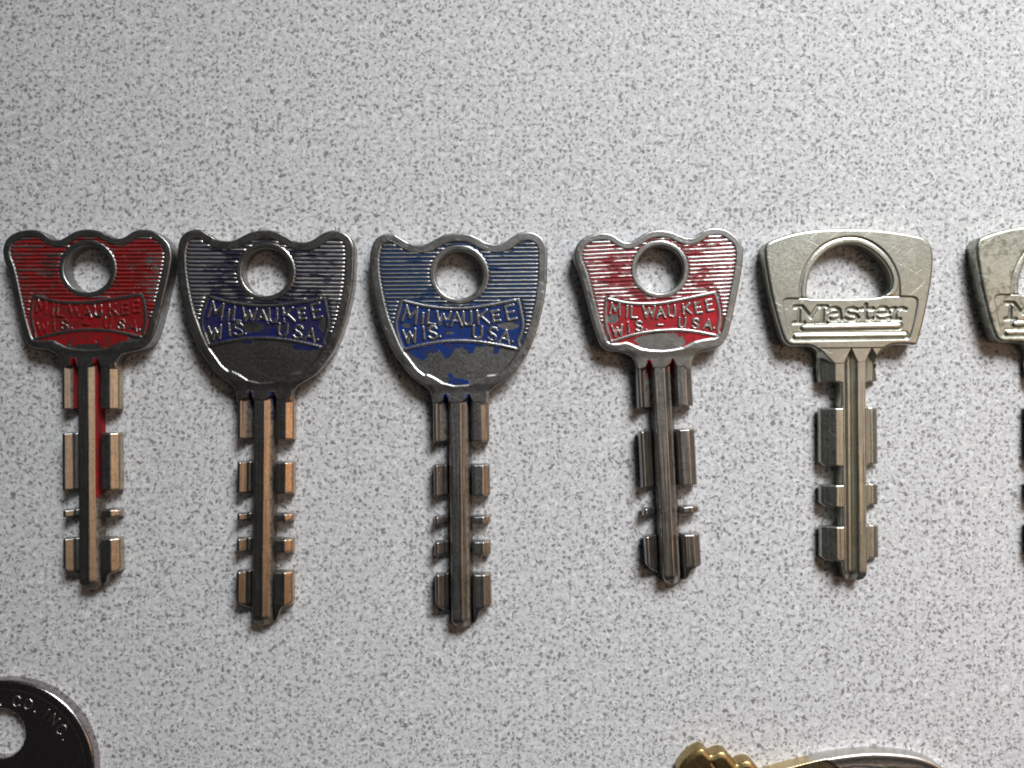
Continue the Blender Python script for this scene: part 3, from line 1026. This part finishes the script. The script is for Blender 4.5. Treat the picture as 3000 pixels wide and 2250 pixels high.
silver = metal('nickel_silver', (0.51, 0.52, 0.46), (0.28, 0.275, 0.235), 0.32, 0.6, seed=6, grime_shade=True, bump=0.35)
worn = metal('worn_nickel_silver', (0.54, 0.55, 0.485), (0.23, 0.23, 0.195), 0.36, 0.6, seed=9, speck=0.85, grime_shade=True, bump=0.35)
k5 = empty('padlock_key', (42.9, 10.95, 0), rad(0.5))
lock_key_meshes(k5, silver)
tag(k5, 'plain silver key with D-shaped hole and sunk Master lettering, wholly in view', 'key', 'plain silver keys with a padlock drawing')
k6 = empty('padlock_key', (42.9 + 27.0, 11.4, 0), rad(0.2))
tag(k6, 'plain silver key with blotchy worn face, cut off by the right edge', 'key', 'plain silver keys with a padlock drawing')


def copy_parts(src, dst, mat):
    for ch in [c for c in bpy.data.objects if c.parent is src]:
        c = ch.copy()
        COL.objects.link(c)
        c.parent = dst
        c.material_slots[0].link = 'OBJECT'
        c.material_slots[0].material = mat
        copy_parts(ch, c, mat)


bpy.context.view_layer.update()
copy_parts(k5, k6, worn)

# ------------------------------------------------------------------ round-headed key at lower left
dark_nickel = metal('dark_polished_nickel', (0.41, 0.375, 0.38), (0.30, 0.265, 0.27), 0.18, 0.5, seed=12, bump=0.10)
stamp = metal('stamped_nickel', (0.36, 0.345, 0.33), (0.22, 0.21, 0.20), 0.32, 0.6, seed=13)
k7 = empty('round_key', (-65.1, -49.5, 0), 0)
R7 = 11.5
circ = [(R7 * math.cos(2 * math.pi * k / 160), R7 * math.sin(2 * math.pi * k / 160)) for k in range(160)]
hx, hy, hr = -0.75, 4.55, 3.2
hole7 = [(hx + hr * math.cos(2 * math.pi * k / 48), hy + hr * math.sin(2 * math.pi * k / 48)) for k in range(48)]


def z7(x, y, d):
    r = np.hypot(x, y)
    z = np.full_like(x, 1.52)
    z -= 0.16 * smooth(10.72, 10.50, r)
    z += 0.10 * smooth(0.22, 0.0, np.abs(r - 10.15))
    z += (fbm(x * 0.4, y * 0.4, 3) - 0.5) * 0.03
    z -= round_edge(np.maximum(R7 - r, 0), 0.36)
    z -= round_edge(np.maximum(np.hypot(x - hx, y - hy) - hr, 0), 0.3)
    return z, {'wear_reflect': np.zeros_like(x)}


bow7 = relief('bow', lambda X, Y: poly_sd(X, Y, [circ, hole7]), (-R7, -R7, R7, R7), 0.12, z7, 0.0, dark_nickel, k7)
for ch, ang, w, h in (('K', 98, 1.15, 1.30), ('C', 80.5, 1.0, 1.35), ('O', 70.5, 1.05, 1.35), ('.', 63.0, 0.1, 1.2),
                      ('I', 53.5, 0.1, 1.35), ('N', 45.5, 1.0, 1.3), ('C', 35.5, 1.0, 1.35), ('.', 27.0, 0.1, 1.2)):
    a = rad(ang)
    stroke_letter('letter', ch, (8.85 * math.cos(a), 8.85 * math.sin(a)), w, h, a - math.pi / 2, 0.125, 1.34, 0.12, stamp, bow7)
bl7 = [(-3.5, -10.6), (3.5, -10.6), (3.5, -34), (0.5, -38), (-1.5, -38), (-3.5, -35)]


def zbl7(x, y, d):
    z = np.where(np.abs(x + 0.6) < 0.7, 0.8, 1.3) - round_edge(d, 0.25)
    return z, {'wear_reflect': np.zeros_like(x)}


relief('blade', lambda X, Y: poly_sd(X, Y, [bl7]), bbox(bl7), 0.25, zbl7, 0.05, dark_nickel, k7)
tag(k7, 'round-headed dark shiny key with rim lettering at the lower left corner', 'key')

# ------------------------------------------------------------------ brass key with stepped lobes at the bottom edge


def at_table(pts):
    return [((x - 1500) / 22.5, (1125 - y) / 22.5) for x, y in pts]


brass = metal('brass', (0.42, 0.315, 0.145), (0.24, 0.165, 0.07), 0.32, 0.6, seed=15, bump=0.2)
lobes = at_table([(1974, 2256), (1977, 2235), (1986, 2217), (2001, 2199), (2022, 2182), (2040, 2174), (2051, 2175), (2062, 2183), (2071, 2191), (2080, 2189),
                  (2095, 2183), (2107, 2183), (2118, 2188), (2129, 2199), (2140, 2211), (2147, 2218), (2158, 2213), (2171, 2209),
                  (2183, 2210), (2194, 2217), (2207, 2231), (2221, 2249), (2240, 2280)])
lobes = smooth_loop(lobes, 4, False)
ox, oy = at_table([(2100, 2400)])[0]
k8 = empty('lobed_brass_key', (ox, oy, 0), 0)
P8 = [(x - ox, y - oy) for x, y in lobes] + [(6.6, 0.0), (4.6, -4.8), (3.4, -6.5), (3.4, -28), (0.8, -32), (-1.8, -32), (-3.4, -29), (-3.4, -6.5), (-5.2, -3.5), (-6.0, 1.5)]
cr8 = line_segs([[(p[0] - ox, p[1] - oy) for p in at_table([(2073, 2212), (2100, 2250), (2140, 2310)])],
                 [(p[0] - ox, p[1] - oy) for p in at_table([(2146, 2240), (2160, 2262), (2190, 2310)])]])


def z8(x, y, d):
    dc, _, _ = seg_dist(x, y, cr8)
    z = 2.1 - round_edge(d, 0.24) - np.clip(0.62 - d, 0, 0.62) * 0.35 - 0.20 * smooth(0.22, 0.0, dc) * smooth(0.1, 0.4, d)
    z = z + (fbm(x * 0.8, y * 0.8, 3) - 0.5) * 0.04
    return z, {'wear_reflect': np.zeros_like(x)}


relief('bow', lambda X, Y: poly_sd(X, Y, [P8]), bbox(P8), 0.11, z8, 0.0, brass, k8)
tag(k8, 'yellow brass key with scalloped lobes, cut off by the bottom edge', 'key')

# ------------------------------------------------------------------ oval-headed silver key at the bottom edge
oval = at_table([(2195, 2262), (2243, 2244), (2309, 2226), (2397, 2204), (2473, 2192), (2536, 2187), (2600, 2189), (2663, 2197),
                 (2714, 2214), (2752, 2240), (2785, 2280), (2800, 2340)])
oval = smooth_loop(oval, 4, False)
px9, py9 = at_table([(2500, 2420)])[0]
k9 = empty('oval_key', (px9, py9, 0), 0)
P9 = [(x - px9, y - py9) for x, y in oval] + [(13.0, 0), (11.5, -4.5), (8, -7.5), (3.6, -9.2), (3.4, -30), (0.8, -34), (-1.6, -34), (-3.4, -31), (-3.6, -9.2),
                                               (-8, -7.5), (-12, -4.0), (-14.2, 1.5), (-14.6, 5.5)]
fac9 = [(p[0] - px9, p[1] - py9) for p in at_table([(2404, 2205), (2480, 2252), (2560, 2330), (2380, 2400), (2150, 2330), (2180, 2240)])]


def z9(x, y, d):
    sf, _, _ = poly_sd(x, y, [fac9])
    z = 1.9 - round_edge(d, 0.30) + 0 * x
    drop = smooth(0.0, -0.15, sf) * 0.25 + np.clip(-sf, 0, 3) * 0.12
    z = z - drop * smooth(0.05, 0.4, d)
    # brushed dish inside the rim
    z = z - 0.10 * smooth(0.45, 1.0, d) * (sf > 0)
    z = z + 0.02 * np.sin(y * 9 + fbm(x * 0.3, y * 1.2, 3) * 9) * smooth(1.0, 1.5, d)
    z = np.maximum(z, 0.3)
    return z, {'wear_reflect': smooth(0.05, -0.1, sf)}  # reflection of the neighbouring brass key painted onto the left facet


oval_mat = metal('oval_key_nickel', (0.62, 0.60, 0.57), (0.40, 0.375, 0.35), 0.34, 0.5, seed=18, wear_reflect=(0.62, 0.47, 0.22), bump=0.15)
relief('bow', lambda X, Y: poly_sd(X, Y, [P9]), bbox(P9), 0.11, z9, 0.0, oval_mat, k9)
tag(k9, 'broad oval-headed silver key beside the brass key, cut off by the bottom edge', 'key')
